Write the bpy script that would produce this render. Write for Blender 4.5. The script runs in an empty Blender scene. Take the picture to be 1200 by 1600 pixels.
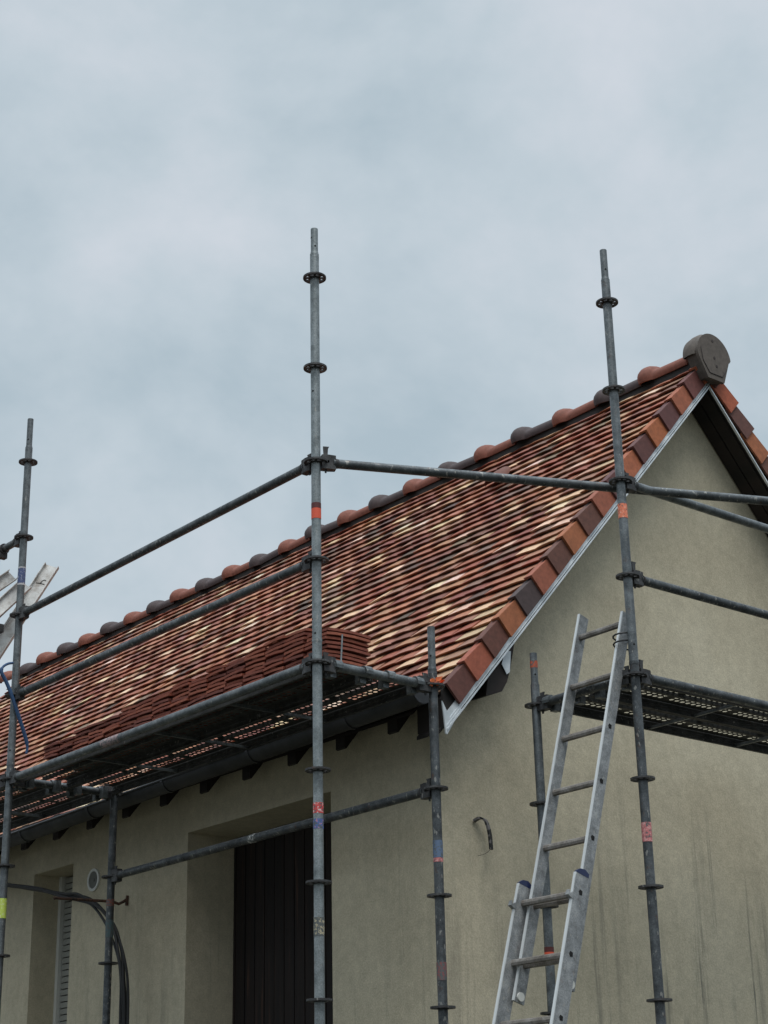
import bpy, math, random
from mathutils import Matrix, Vector
random.seed(11)
S = bpy.context.scene
COL = S.collection
# ------------------------------------------------------------------ camera
EYE = 1.6
cam_d = bpy.data.cameras.new('camera'); cam = bpy.data.objects.new('camera', cam_d); COL.objects.link(cam)
S.camera = cam
cam_d.sensor_fit = 'VERTICAL'; cam_d.sensor_height = 24.0; cam_d.lens = 2722.65/1600*24.0
cam_d.clip_start = 0.05; cam_d.clip_end = 3000
yaw, pit, rol = math.radians(39.69162), math.radians(21.17342), math.radians(-1.26014)
fw = Vector((math.sin(yaw)*math.cos(pit), math.cos(yaw)*math.cos(pit), math.sin(pit)))
r0 = Vector((math.cos(yaw), -math.sin(yaw), 0)); u0 = r0.cross(fw)
rr = r0*math.cos(rol)+u0*math.sin(rol); uu = -r0*math.sin(rol)+u0*math.cos(rol)
M = Matrix((rr, uu, -fw)).transposed().to_4x4(); M.translation = (0, 0, EYE)
cam.matrix_world = M
# ------------------------------------------------------------------ world and sun
SUN_EL, SUN_AZ = math.radians(63), math.radians(208)     # azimuth from +Y towards +X
W = bpy.data.worlds.new('World'); S.world = W; W.use_nodes = True
nt = W.node_tree; nt.nodes.clear()
def N(nt, t, **k):
    n = nt.nodes.new(t)
    for a, b in k.items(): setattr(n, a, b)
    return n
out = N(nt, 'ShaderNodeOutputWorld'); sky = N(nt, 'ShaderNodeTexSky', sky_type='NISHITA', sun_disc=False)
sky.sun_elevation = SUN_EL; sky.sun_rotation = SUN_AZ; sky.air_density = 1.0; sky.dust_density = 2.0
b1 = N(nt, 'ShaderNodeBackground'); b1.inputs[1].default_value = 0.05
nt.links.new(sky.outputs[0], b1.inputs[0])
tc = N(nt, 'ShaderNodeTexCoord'); mp = N(nt, 'ShaderNodeMapping'); mp.inputs['Scale'].default_value = (2.3, 2.3, 3.0)
mp.inputs['Location'].default_value = (3.1, 0.4, 0.2)
n1 = N(nt, 'ShaderNodeTexNoise'); n1.inputs['Scale'].default_value = 1.9; n1.inputs['Detail'].default_value = 6; n1.inputs['Roughness'].default_value = .5
n1.inputs['Distortion'].default_value = .12; n1.inputs['Roughness'].default_value = .56
nt.links.new(tc.outputs['Generated'], mp.inputs[0]); nt.links.new(mp.outputs[0], n1.inputs[0])
cr = N(nt, 'ShaderNodeValToRGB'); e = cr.color_ramp.elements
e[0].position = .35; e[0].color = (.415, .51, .575, 1); e[1].position = .64; e[1].color = (.615, .665, .725, 1)
m = cr.color_ramp.elements.new(.5); m.color = (.52, .60, .66, 1)
nt.links.new(n1.outputs[0], cr.inputs[0])
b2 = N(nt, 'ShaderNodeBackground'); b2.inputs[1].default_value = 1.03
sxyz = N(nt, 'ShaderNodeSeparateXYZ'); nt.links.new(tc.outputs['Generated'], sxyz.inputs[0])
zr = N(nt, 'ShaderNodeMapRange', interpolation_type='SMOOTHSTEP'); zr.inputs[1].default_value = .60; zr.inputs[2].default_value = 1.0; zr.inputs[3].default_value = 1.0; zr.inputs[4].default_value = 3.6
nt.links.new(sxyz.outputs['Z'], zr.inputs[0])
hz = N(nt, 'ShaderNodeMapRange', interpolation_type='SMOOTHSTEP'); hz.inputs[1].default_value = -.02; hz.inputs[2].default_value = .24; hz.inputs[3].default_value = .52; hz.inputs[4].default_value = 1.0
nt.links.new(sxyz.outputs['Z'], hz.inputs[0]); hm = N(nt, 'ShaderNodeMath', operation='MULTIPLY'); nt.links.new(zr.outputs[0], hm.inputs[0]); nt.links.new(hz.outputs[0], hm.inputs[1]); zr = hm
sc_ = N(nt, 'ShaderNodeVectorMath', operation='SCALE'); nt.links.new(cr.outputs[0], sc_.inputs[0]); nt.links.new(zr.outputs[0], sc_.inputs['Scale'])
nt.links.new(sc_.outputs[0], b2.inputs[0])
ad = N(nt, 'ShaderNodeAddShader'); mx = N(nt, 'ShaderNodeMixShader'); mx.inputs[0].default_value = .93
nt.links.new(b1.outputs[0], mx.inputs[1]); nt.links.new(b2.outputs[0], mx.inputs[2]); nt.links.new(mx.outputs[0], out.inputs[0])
sd = bpy.data.lights.new('sun', 'SUN'); sd.energy = 1.5; sd.angle = math.radians(35); sd.color = (1, .97, .92)
so = bpy.data.objects.new('sun', sd); COL.objects.link(so)
sdir = Vector((math.sin(SUN_AZ)*math.cos(SUN_EL), math.cos(SUN_AZ)*math.cos(SUN_EL), math.sin(SUN_EL)))
so.rotation_euler = sdir.to_track_quat('Z', 'Y').to_euler(); so.location = (0, 0, 12)
S.view_settings.view_transform = 'Standard'; S.view_settings.look = 'None'
S.view_settings.exposure = 0.06; S.view_settings.gamma = 1.0; S.view_settings.use_curve_mapping = False

# ------------------------------------------------------------------ materials
def mat(name, col, rough=.7, metal=0.0):
    m = bpy.data.materials.new(name); m.use_nodes = True
    p = m.node_tree.nodes['Principled BSDF']
    p.inputs['Base Color'].default_value = (*col, 1); p.inputs['Roughness'].default_value = rough; p.inputs['Metallic'].default_value = metal
    return m, m.node_tree, p
def noise(nt, scale, detail=4, rough=.55, vec=None, stretch=None, coord='Object'):
    n = N(nt, 'ShaderNodeTexNoise'); n.inputs['Scale'].default_value = scale; n.inputs['Detail'].default_value = detail; n.inputs['Roughness'].default_value = rough
    g = N(nt, 'ShaderNodeTexCoord') if coord != 'World' else N(nt, 'ShaderNodeNewGeometry')
    o = g.outputs['Position'] if coord == 'World' else g.outputs[coord]
    if stretch:
        mp = N(nt, 'ShaderNodeMapping'); mp.inputs['Scale'].default_value = stretch
        nt.links.new(o, mp.inputs[0]); o = mp.outputs[0]
    nt.links.new(o, n.inputs['Vector']); return n.outputs[0]
def ramp(nt, fac, stops):
    r = N(nt, 'ShaderNodeValToRGB'); els = r.color_ramp.elements
    els[0].position, els[0].color = stops[0][0], (*stops[0][1], 1); els[1].position, els[1].color = stops[-1][0], (*stops[-1][1], 1)
    for p, c in stops[1:-1]:
        q = els.new(p); q.color = (*c, 1)
    nt.links.new(fac, r.inputs[0]); return r.outputs[0]
def mixc(nt, fac, a, b, mode='MIX'):
    x = N(nt, 'ShaderNodeMix', data_type='RGBA', blend_type=mode)
    for s, v in ((0, fac), (6, a), (7, b)):
        if isinstance(v, (int, float)): x.inputs[s].default_value = v
        elif isinstance(v, tuple): x.inputs[s].default_value = (*v, 1)
        else: nt.links.new(v, x.inputs[s])
    return x.outputs[2]
def bump(nt, p, h, s=.3, d=.01):
    b = N(nt, 'ShaderNodeBump'); b.inputs['Strength'].default_value = s; b.inputs['Distance'].default_value = d
    nt.links.new(h, b.inputs['Height']); nt.links.new(b.outputs[0], p.inputs['Normal'])
def g3(a): return (a, a, a)

def metal_mat(name, dark, mid, light, rough=.5, metal=.55, blot=(.28, .74), spl=.69, rust=.35):
    m, nt, p = mat(name, mid, rough, metal)
    a = noise(nt, 16, 6, .65, coord='World'); c = ramp(nt, a, [(blot[0], dark), (.5, mid), (blot[1], light)])
    f = noise(nt, 150, 3, .6, coord='World'); c = mixc(nt, .5, c, ramp(nt, f, [(.34, g3(.55)), (.62, g3(1.3))]), 'MULTIPLY')
    # cement and paint splashes
    s = noise(nt, 62, 2, .4, stretch=(1, 1, .5), coord='World'); sf = ramp(nt, s, [(spl, g3(0)), (spl+.04, g3(.6))])
    c = mixc(nt, sf, c, (.36, .35, .32))
    ru_ = noise(nt, 24, 5, .7, stretch=(1, 1, .7), coord='World'); c = mixc(nt, ramp(nt, ru_, [(.60, g3(0)), (.70, g3(rust))]), c, (.115, .055, .030))
    nt.links.new(c, p.inputs['Base Color'])
    rr_ = ramp(nt, a, [(.3, g3(rough+.15)), (.7, g3(rough-.1))]); nt.links.new(rr_, p.inputs['Roughness'])
    bump(nt, p, f, .25, .002); return m
GALV = metal_mat('galvanised_steel', (.12, .135, .14), (.215, .24, .245), (.31, .335, .34), .45, .55)
GALVD = metal_mat('weathered_galvanised_steel', (.035, .039, .042), (.08, .088, .093), (.15, .16, .165), .46, .55, spl=.645, rust=.6)
GALVM = metal_mat('dull_galvanised_steel', (.065, .073, .078), (.13, .144, .15), (.22, .235, .24), .44, .55)
CASTM = metal_mat('dark_cast_steel', (.022, .022, .023), (.05, .05, .052), (.10, .10, .10), .6, .3)
DECKM = metal_mat('dirty_shaded_deck_steel', (.022, .023, .022), (.05, .05, .047), (.085, .083, .077), .65, .2)  # splashed deck steel, with the shade below the platform put into its colour
ALU = metal_mat('dirty_aluminium', (.13, .137, .14), (.25, .26, .265), (.40, .405, .40), .48, .25, spl=.64)
ALUF = mat('pale_aluminium', (.64, .66, .66), .4, .2)[0]  # paler aluminium for the front strip of each ladder rail
RUNG = metal_mat('muddy_aluminium_rung', (.10, .085, .07), (.21, .19, .17), (.34, .32, .30), .6, .2)
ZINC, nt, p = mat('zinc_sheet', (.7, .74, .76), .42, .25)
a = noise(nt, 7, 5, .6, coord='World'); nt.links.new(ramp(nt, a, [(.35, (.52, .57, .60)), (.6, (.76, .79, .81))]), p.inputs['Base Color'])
ZINCD, nt, p = mat('darkened_zinc', (.12, .13, .14), .5, .3)  # dark gutter zinc, its colour lowered further to deepen the under-eave shade
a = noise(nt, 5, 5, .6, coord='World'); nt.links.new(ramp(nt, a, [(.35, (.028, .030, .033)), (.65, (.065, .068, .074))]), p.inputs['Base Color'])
BLACK = mat('black_rubber', (.012, .012, .013), .55)[0]
HOLE = mat('dark_pin_hole', (.004, .004, .004), .9)[0]
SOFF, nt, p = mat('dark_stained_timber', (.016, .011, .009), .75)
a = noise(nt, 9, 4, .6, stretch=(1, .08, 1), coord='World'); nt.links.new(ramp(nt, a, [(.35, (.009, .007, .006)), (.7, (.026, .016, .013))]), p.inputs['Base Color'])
DOORM, nt, p = mat('dark_brown_door_board', (.02, .013, .011), .85)
a = noise(nt, 26, 4, .6, stretch=(1, 1, .05), coord='World'); nt.links.new(ramp(nt, a, [(.35, (.005, .003, .003)), (.62, (.015, .008, .006)), (.74, (.07, .033, .02))]), p.inputs['Base Color'])
RUST, nt, p = mat('rusty_iron', (.05, .03, .022), .85)
a = noise(nt, 60, 4, .6, coord='World'); nt.links.new(ramp(nt, a, [(.35, (.02, .016, .014)), (.65, (.11, .05, .03))]), p.inputs['Base Color'])
WHITEP = mat('white_plastic', (.62, .62, .58), .5)[0]
VENTG = mat('grey_vent_grille', (.14, .14, .125), .7)[0]
BLUEP = mat('dark_blue_plastic', (.012, .022, .075), .4)[0]
BLUES = mat('blue_strap', (.028, .075, .17), .7)[0]
CLOTH = mat('orange_plastic_rag', (.80, .20, .07), .7)[0]
INK = mat('black_marker_ink', (.01, .01, .01), .6)[0]

# rendered wall: mineral render with grain, blotches and rain streaks
WALL, nt, p = mat('rough_render', (.40, .385, .28), .93)
a = noise(nt, 1.1, 5, .6, coord='World'); c = ramp(nt, a, [(.32, (.465, .410, .295)), (.5, (.52, .465, .340)), (.7, (.565, .51, .38))])
f = noise(nt, 110, 4, .65, coord='World'); c = mixc(nt, .8, c, ramp(nt, f, [(.3, g3(.78)), (.7, g3(1.16))]), 'MULTIPLY')
f2 = noise(nt, 20, 5, .7, coord='World'); f3 = noise(nt, 4.2, 6, .7, stretch=(1, 1, .6), coord='World'); c = mixc(nt, .55, c, ramp(nt, f3, [(.34, g3(.88)), (.66, g3(1.08))]), 'MULTIPLY')
c = mixc(nt, .8, c, ramp(nt, f2, [(.3, g3(.84)), (.7, g3(1.12))]), 'MULTIPLY')
st = noise(nt, 13, 6, .66, stretch=(1, 1, .035), coord='World')
st2 = noise(nt, 1.9, 2, .5, stretch=(1, 1, .35), coord='World')
geo = N(nt, 'ShaderNodeNewGeometry'); sep = N(nt, 'ShaderNodeSeparateXYZ'); nt.links.new(geo.outputs['Position'], sep.inputs[0])
mr = N(nt, 'ShaderNodeMapRange'); mr.inputs[1].default_value = 3.85; mr.inputs[2].default_value = 2.6; nt.links.new(sep.outputs['Z'], mr.inputs[0])
ma = N(nt, 'ShaderNodeMath', operation='MULTIPLY'); sb = noise(nt, 5.5, 6, .7, stretch=(1, 1, .07), coord='World'); smx = N(nt, 'ShaderNodeMath', operation='MAXIMUM'); nt.links.new(ramp(nt, st, [(.545, g3(0)), (.62, g3(.9))]), smx.inputs[0]); nt.links.new(ramp(nt, sb, [(.54, g3(0)), (.70, g3(.8))]), smx.inputs[1]); nt.links.new(smx.outputs[0], ma.inputs[0]); nt.links.new(mr.outputs[0], ma.inputs[1])
mb_ = N(nt, 'ShaderNodeMath', operation='MULTIPLY'); nt.links.new(ma.outputs[0], mb_.inputs[0]); nt.links.new(ramp(nt, st2, [(.42, g3(0)), (.56, g3(.95))]), mb_.inputs[1])
mr2 = N(nt, 'ShaderNodeMapRange'); mr2.inputs[1].default_value = 6.3; mr2.inputs[2].default_value = 7.6; mr2.inputs[3].default_value = .32; nt.links.new(sep.outputs['X'], mr2.inputs[0])
mc_ = N(nt, 'ShaderNodeMath', operation='MULTIPLY'); nt.links.new(mb_.outputs[0], mc_.inputs[0]); nt.links.new(mr2.outputs[0], mc_.inputs[1])
c = mixc(nt, mc_.outputs[0], c, (.12, .12, .105))
nt.links.new(c, p.inputs['Base Color'])
hb = N(nt, 'ShaderNodeMath', operation='ADD'); nt.links.new(f, hb.inputs[0]); nt.links.new(f2, hb.inputs[1]); bump(nt, p, hb.outputs[0], .33, .005)

# clay: colour read from the tint of each tile, with fired blotches
def clay(name, k=1.0, var=.5):
    m, nt, p = mat(name, (.3, .1, .06), .78)
    at = N(nt, 'ShaderNodeAttribute', attribute_name='tint')
    a = noise(nt, 34, 4, .6, coord='World'); c = mixc(nt, var, at.outputs['Color'], ramp(nt, a, [(.3, g3(.55)), (.7, g3(1.4))]), 'MULTIPLY')
    f = noise(nt, 300, 2, .6, coord='World'); c = mixc(nt, .4, c, ramp(nt, f, [(.3, g3(.75)), (.7, g3(1.2))]), 'MULTIPLY')
    nt.links.new(c, p.inputs['Base Color']); bump(nt, p, f, .15, .002); return m
CLAY = clay('fired_clay_tile')
GROUND, nt, p = mat('gravel_ground', (.10, .095, .08), .95)
a = noise(nt, 3, 6, .7, coord='World'); nt.links.new(ramp(nt, a, [(.35, (.03, .032, .022)), (.65, (.07, .065, .05))]), p.inputs['Base Color'])

def tape_mat(name, col, wear=.45, col2=None, under=(.09, .10, .10)):
    m, nt, p = mat(name, col, .6)
    a = noise(nt, 70, 5, .7, coord='World')
    st_ = [(wear-.03, under), (wear, col)] if not col2 else [(wear-.03, under), (wear, col), (.56, col), (.59, col2)]
    nt.links.new(ramp(nt, a, st_), p.inputs['Base Color']); return m

# ------------------------------------------------------------------ mesh helpers
class MB:
    def __init__(s): s.v = []; s.f = []; s.t = []; s.tint = None
    def add(s, vs, fs):
        o = len(s.v); s.v += [tuple(q) for q in vs]; s.f += [tuple(i+o for i in f) for f in fs]
        s.t += [s.tint]*len(fs)
    def box(s, lo, hi, mtx=None):
        vs = [Vector((x, y, z)) for x in (lo[0], hi[0]) for y in (lo[1], hi[1]) for z in (lo[2], hi[2])]
        if mtx: vs = [mtx @ q for q in vs]
        s.add(vs, [(0, 1, 3, 2), (4, 6, 7, 5), (0, 4, 5, 1), (2, 3, 7, 6), (0, 2, 6, 4), (1, 5, 7, 3)])
    def tube(s, a, b, r, n=20, r2=None, cap=True):
        a = Vector(a); b = Vector(b); d = (b-a).normalized(); r2 = r if r2 is None else r2
        x = d.orthogonal().normalized(); y = d.cross(x)
        vs = []
        for q, rad in ((a, r), (b, r2)):
            vs += [q+x*math.cos(2*math.pi*i/n)*rad+y*math.sin(2*math.pi*i/n)*rad for i in range(n)]
        fs = [(i, (i+1) % n, n+(i+1) % n, n+i) for i in range(n)]
        if cap: fs += [tuple(range(n-1, -1, -1)), tuple(range(n, 2*n))]
        s.add(vs, fs)
    def pipe(s, a, b, r, ri, n=20):      # hollow tube
        a = Vector(a); b = Vector(b); d = (b-a).normalized(); x = d.orthogonal().normalized(); y = d.cross(x); vs = []
        for q, rad in ((a, r), (b, r), (b, ri), (a, ri)):
            vs += [q+x*math.cos(2*math.pi*i/n)*rad+y*math.sin(2*math.pi*i/n)*rad for i in range(n)]
        fs = []
        for k in range(4):
            k2 = (k+1) % 4
            fs += [(k*n+i, k*n+(i+1) % n, k2*n+(i+1) % n, k2*n+i) for i in range(n)]
        s.add(vs, fs)
    def path(s, pts, r, n=8):
        pts = [Vector(q) for q in pts]; vs = []; up = None
        for i, q in enumerate(pts):
            d = (pts[min(i+1, len(pts)-1)]-pts[max(i-1, 0)]).normalized()
            x = d.orthogonal().normalized() if up is None else (up-d*up.dot(d)).normalized()
            up = x; y = d.cross(x)
            rad = r(i/(len(pts)-1)) if callable(r) else r
            vs += [q+x*math.cos(2*math.pi*k/n)*rad+y*math.sin(2*math.pi*k/n)*rad for k in range(n)]
        fs = [(i*n+k, i*n+(k+1) % n, (i+1)*n+(k+1) % n, (i+1)*n+k) for i in range(len(pts)-1) for k in range(n)]
        L = (len(pts)-1)*n; fs += [tuple(range(n-1, -1, -1)), tuple(range(L, L+n))]
        s.add(vs, fs)
    def prism(s, poly, d):               # poly: 3-D points, d: extrusion vector
        n = len(poly); d = Vector(d); vs = [Vector(q) for q in poly]+[Vector(q)+d for q in poly]
        s.add(vs, [tuple(range(n)), tuple(range(2*n-1, n-1, -1))]+[(i, n+i, n+(i+1) % n, (i+1) % n) for i in range(n)])
    def mesh(s, name, m, smooth=35):
        me = bpy.data.meshes.new(name); me.from_pydata(s.v, [], s.f)
        if any(t is not None for t in s.t):
            ca = me.color_attributes.new('tint', 'FLOAT_COLOR', 'CORNER'); buf = []
            for pl in me.polygons:
                t = s.t[pl.index] or (.3, .3, .3); buf += [*t, 1.0]*pl.loop_total
            ca.data.foreach_set('color', buf)
        import bmesh
        bm = bmesh.new(); bm.from_mesh(me); bmesh.ops.recalc_face_normals(bm, faces=bm.faces); bm.to_mesh(me); bm.free()
        if smooth:
            me.polygons.foreach_set('use_smooth', [True]*len(me.polygons)); me.set_sharp_from_angle(angle=math.radians(smooth))
        me.materials.append(m); me.update(); return me
def link(name, me, parent=None, mtx=None, label=None, kind=None):
    o = bpy.data.objects.new(name, me); COL.objects.link(o)
    if mtx is not None: o.matrix_world = mtx
    if parent is not None:
        o.parent = parent; o.matrix_parent_inverse = parent_matrix(parent).inverted()
    if label: o['label'] = label
    if kind: o['kind'] = kind
    return o
def parent_matrix(o):
    m = Matrix.LocRotScale(o.location, o.rotation_euler, o.scale)
    return m if o.parent is None else parent_matrix(o.parent) @ o.matrix_parent_inverse @ m
def thing(name, loc, label, cat, group=None):
    o = bpy.data.objects.new(name, None); COL.objects.link(o); o.empty_display_size = .1
    o.location = loc; o['label'] = label; o['category'] = cat
    if group: o['group'] = group
    return o
def tag(o, label, cat, group=None):
    o['label'] = label; o['category'] = cat
    if group: o['group'] = group
    return o
def V(x, y, z): return Vector((x, y, z+EYE))     # height given from the eye level

# ------------------------------------------------------------------ ground
b = MB(); b.add([(-400, -400, 0), (400, -400, 0), (400, 400, 0), (-400, 400, 0)], [(0, 1, 2, 3)])
link('ground', b.mesh('ground', GROUND, 0), kind='structure')

# ------------------------------------------------------------------ house
YV, YW, YB = 6.30, 6.52, 15.19              # verge plane, gable wall plane, far verge
XW, XR = 5.71, 7.888                        # side wall plane, ridge
T = 1.10; NN = math.sqrt(1+T*T)
def zt(x): return 2.345+T*(x-5.586)         # tile plane of the left slope
ZR = zt(XR)
XE = 5.525
house = thing('house', (XW, YW, 0), 'beige rendered house with a steep multicoloured clay tile roof', 'house')
XW2 = 2*XR-XW
off = .16*NN                                # vertical drop from tile plane to soffit
# gable walls
def gable(y0, y1):
    b = MB(); b.prism([V(XW, y0, -EYE), V(XW, y0, zt(XW)-.075*NN), V(XR, y0, ZR-.075*NN), V(XW2, y0, zt(XW)-.075*NN), V(XW2, y0, -EYE)], (0, y1-y0, 0))
    return b
link('gable_wall', gable(YW, YW+.3).mesh('gable_wall', WALL, 0), house)
link('gable_wall', gable(YB-.52, YB-.22).mesh('gable_wall', WALL, 0), house, label='far gable wall')
# side wall with a door and a window opening
DY0, DY1, DZ = 7.382, 8.781, 2.0
WY0, WY1, WZ, WZ0 = 10.139, 10.663, 2.017, -.1
top = zt(XW)-.075*NN; TH = .42
b = MB()
for y0, y1, z0, z1 in ((YW+.3, DY0, -EYE, top), (DY0, DY1, DZ, top), (DY1, WY0, -EYE, top), (WY0, WY1, WZ, top), (WY0, WY1, -EYE, WZ0), (WY1, YB-.52, -EYE, top)):
    b.box(V(XW, y0, z0), V(XW+TH, y1, z1))
link('side_wall', b.mesh('side_wall', WALL, 0), house)
b = MB(); b.box(V(XW2-TH, YW+.3, -EYE), V(XW2, YB-.52, top)); link('side_wall', b.mesh('side_wall_far', WALL, 0), house)
# door of dark vertical boards
door = link('door', (lambda b: (b.box(V(XW+TH-.06, DY0, -EYE+.01), V(XW+TH-.03, DY1, DZ)), b)[1])(MB()).mesh('door_backing', SOFF, 0), house, label='dark brown boarded door in deep reveal')
y = DY0; k = 0
while y < DY1-.01:
    w = min(.098, DY1-y); b = MB(); pr = .003*random.random()
    b.box(V(XW+TH-.085-pr, y+.004, -EYE+.02), V(XW+TH-.062, y+w-.004, DZ-.01)); link('board', b.mesh('board', DOORM, 0), door); y += w
b = MB(); b.box(V(XW+TH-.105, 7.60, .93), V(XW+TH-.085, 7.72, .955)); b.box(V(XW+TH-.092, 7.605, .88), V(XW+TH-.084, 7.635, 1.03)); link('handle', b.mesh('handle', CASTM, 0), door)
# window with roller shutter
win = link('window', (lambda b: (b.box(V(XW+.26, WY0, WZ0), V(XW+.28, WY1, WZ)), b)[1])(MB()).mesh('window_backing', HOLE, 0), house, label='window with its grey roller shutter down')
b = MB(); b.box(V(XW+.19, WY1-.035, WZ0), V(XW+.25, WY1-.001, WZ)); b.box(V(XW+.19, WY0+.001, WZ0), V(XW+.25, WY0+.035, WZ)); link('guide_rail', b.mesh('guide_rail', WHITEP, 0), win)
sl = MB(); sl.box((0, 0, .003), (.012, WY1-WY0-.08, .037)); slm = sl.mesh('slat', mat('shutter_grey', (.30, .30, .27), .6)[0], 0)
z = WZ-.05
while z > WZ0:
    link('slat', slm, win, Matrix.Translation(V(XW+.215, WY0+.04, z))); z -= .041
b = MB(); b.box(V(XW-.02, WY0-.03, WZ0-.03), V(XW+.19, WY1+.03, WZ0-.001)); link('sill', b.mesh('sill', WALL, 0), win)
# window in the gable is not there; vent on side wall
vent = link('vent', (lambda b: (b.pipe(V(XW-.012, 9.862, 1.87), V(XW, 9.862, 1.87), .072, .055, 32), b)[1])(MB()).mesh('vent_ring', WHITEP), house, label='round white vent on the side wall')
b = MB(); b.tube(V(XW-.006, 9.862, 1.87), V(XW, 9.862, 1.87), .055, 32); b.tube(V(XW-.010, 9.862, 1.87), V(XW-.006, 9.862, 1.87), .012, 12)
link('grille', b.mesh('grille', VENTG), vent)

# roof: boarded slab (soffit seen from below)
def slope_pts(x, o): return V(x, 0, zt(x)-o*NN)
def slab(b, o, x0, y0, y1):
    for s in (-1, 1):
        b.prism([V(XR+s*(XR-x), y0, z) for x, z in [(x0, zt(x0)-o*NN), (x0, zt(x0)-.062*NN), (XR, ZR-.062*NN), (XR, ZR-o*NN)]], (0, y1-y0, 0))
    return b
bb = slab(MB(), .073, XE+.05, YW+.001, YB-.03); slab(bb, .16, XE+.075, YV+.03, YW+.0)
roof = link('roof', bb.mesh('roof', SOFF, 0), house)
# soffit boards under the verge (seen running up the gable overhang)
for s in (-1, 1):
    for i in range(2):
        b = MB(); ya, yb = YV+.035+i*.092, YV+.035+(i+1)*.092-.008
        P = [(XR, ZR-.160*NN), (XR, ZR-.172*NN), (XR+s*(XR-XE-.06), zt(XE+.06)-.172*NN), (XR+s*(XR-XE-.06), zt(XE+.06)-.160*NN)]
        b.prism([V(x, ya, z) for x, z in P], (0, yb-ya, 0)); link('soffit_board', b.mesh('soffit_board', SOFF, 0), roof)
# barge board behind the zinc
for s in (-1, 1):
    b = MB(); P = [(XR, ZR-.03*NN), (XR, ZR-.165*NN), (XR+s*(XR-XE-.07), zt(XE+.07)-.165*NN), (XR+s*(XR-XE-.07), zt(XE+.07)-.03*NN)]
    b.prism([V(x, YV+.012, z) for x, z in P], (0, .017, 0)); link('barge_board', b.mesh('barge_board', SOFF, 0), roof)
# zinc verge trim of three folds, left slope
def strip(o0, o1, y0, y1, x0, x1, side=-1):
    b = MB(); f = (lambda x: x) if side < 0 else (lambda x: 2*XR-x)
    P = [(f(x1), zt(x1)-o0*NN), (f(x1), zt(x1)-o1*NN), (f(x0), zt(x0)-o1*NN), (f(x0), zt(x0)-o0*NN)]
    b.prism([V(x, y0, z) for x, z in P], (0, y1-y0, 0)); return b
trim = link('verge_trim', strip(.118, .158, YV+.002, YV+.0105, 5.60, XR).mesh('verge_trim', ZINC, 0), roof, label='folded zinc verge trim')
b = strip(.157, .163, YV-.007, YV+.009, 5.60, XR); b2_ = strip(.163, .169, YV+.0, YV+.009, 5.60, XR); b3 = strip(.169, .176, YV-.010, YV+.0095, 5.60, XR)
link('fold', b.mesh('fold', ZINC, 0), trim); link('fold', b2_.mesh('fold', ZINCD, 0), trim); link('fold', b3.mesh('fold', ZINC, 0), trim)
b = MB(); b.prism([V(5.575, YV-.004, 2.245), V(5.622, YV-.004, 2.165), V(5.70, YV-.004, 2.255), V(5.70, YV-.004, 2.22), V(5.601, YV-.004, 2.078), V(5.592, YV-.004, 2.082)], (0, .008, 0))
link('end_plate', b.mesh('end_plate', ZINC, 0), trim, label='pointed zinc end of the trim')
trim2 = link('verge_trim', strip(.168, .176, YV-.006, YV+.009, 5.60, XR, 1).mesh('verge_trim_thin', ZINC, 0), roof, label='thin zinc edge of the right verge')
# purlin stub and loose zinc under the left verge
b = MB(); b.prism([V(5.918, 6.345, 2.335), V(6.032, 6.345, 2.375), V(6.071, 6.345, 2.433), V(6.098, 6.345, 2.503), V(6.15, 6.345, 2.70), V(5.95, 6.345, 2.50)], (0, .174, 0))
link('purlin_end', b.mesh('purlin_end', SOFF, 0), roof)
b = MB(); b.prism([V(6.030, 6.335, 2.52), V(6.063, 6.335, 2.470), V(6.085, 6.335, 2.485), V(6.100, 6.335, 2.60), V(6.06, 6.335, 2.60)], (0, .003, 0))
link('zinc_offcut', b.mesh('zinc_offcut', ZINC, 0), roof)
b = MB(); b.prism([V(7.925, YV+.02, 4.66), V(7.982, YV+.03, 4.562), V(8.02, YV+.03, 4.58), V(8.0, YV+.02, 4.65)], (0, .003, 0))
link('zinc_offcut', b.mesh('zinc_offcut_b', ZINC, 0), roof)
# rafter tails along the eaves
b = MB(); xa, xb = 5.585, XW
b.prism([Vector((xa, 0, 2.330+EYE)), Vector((xa, 0, 2.170+EYE)), Vector((xa+.012, 0, 2.165+EYE)), Vector((xb, 0, 2.165+T*(xb-xa)+EYE)), Vector((xb, 0, 2.345+EYE))], (0, .075, 0)); rm = b.mesh('rafter_tail', SOFF, 0)
y = 6.665
while y < 14.6:
    link('rafter_tail', rm, roof, Matrix.Translation((0, y, 0))); y += .4335
b = MB(); b.box(V(5.566, YV+.03, 2.285), V(5.583, YB-.03, 2.315)); link('fascia', b.mesh('fascia', SOFF, 0), roof)

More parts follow.
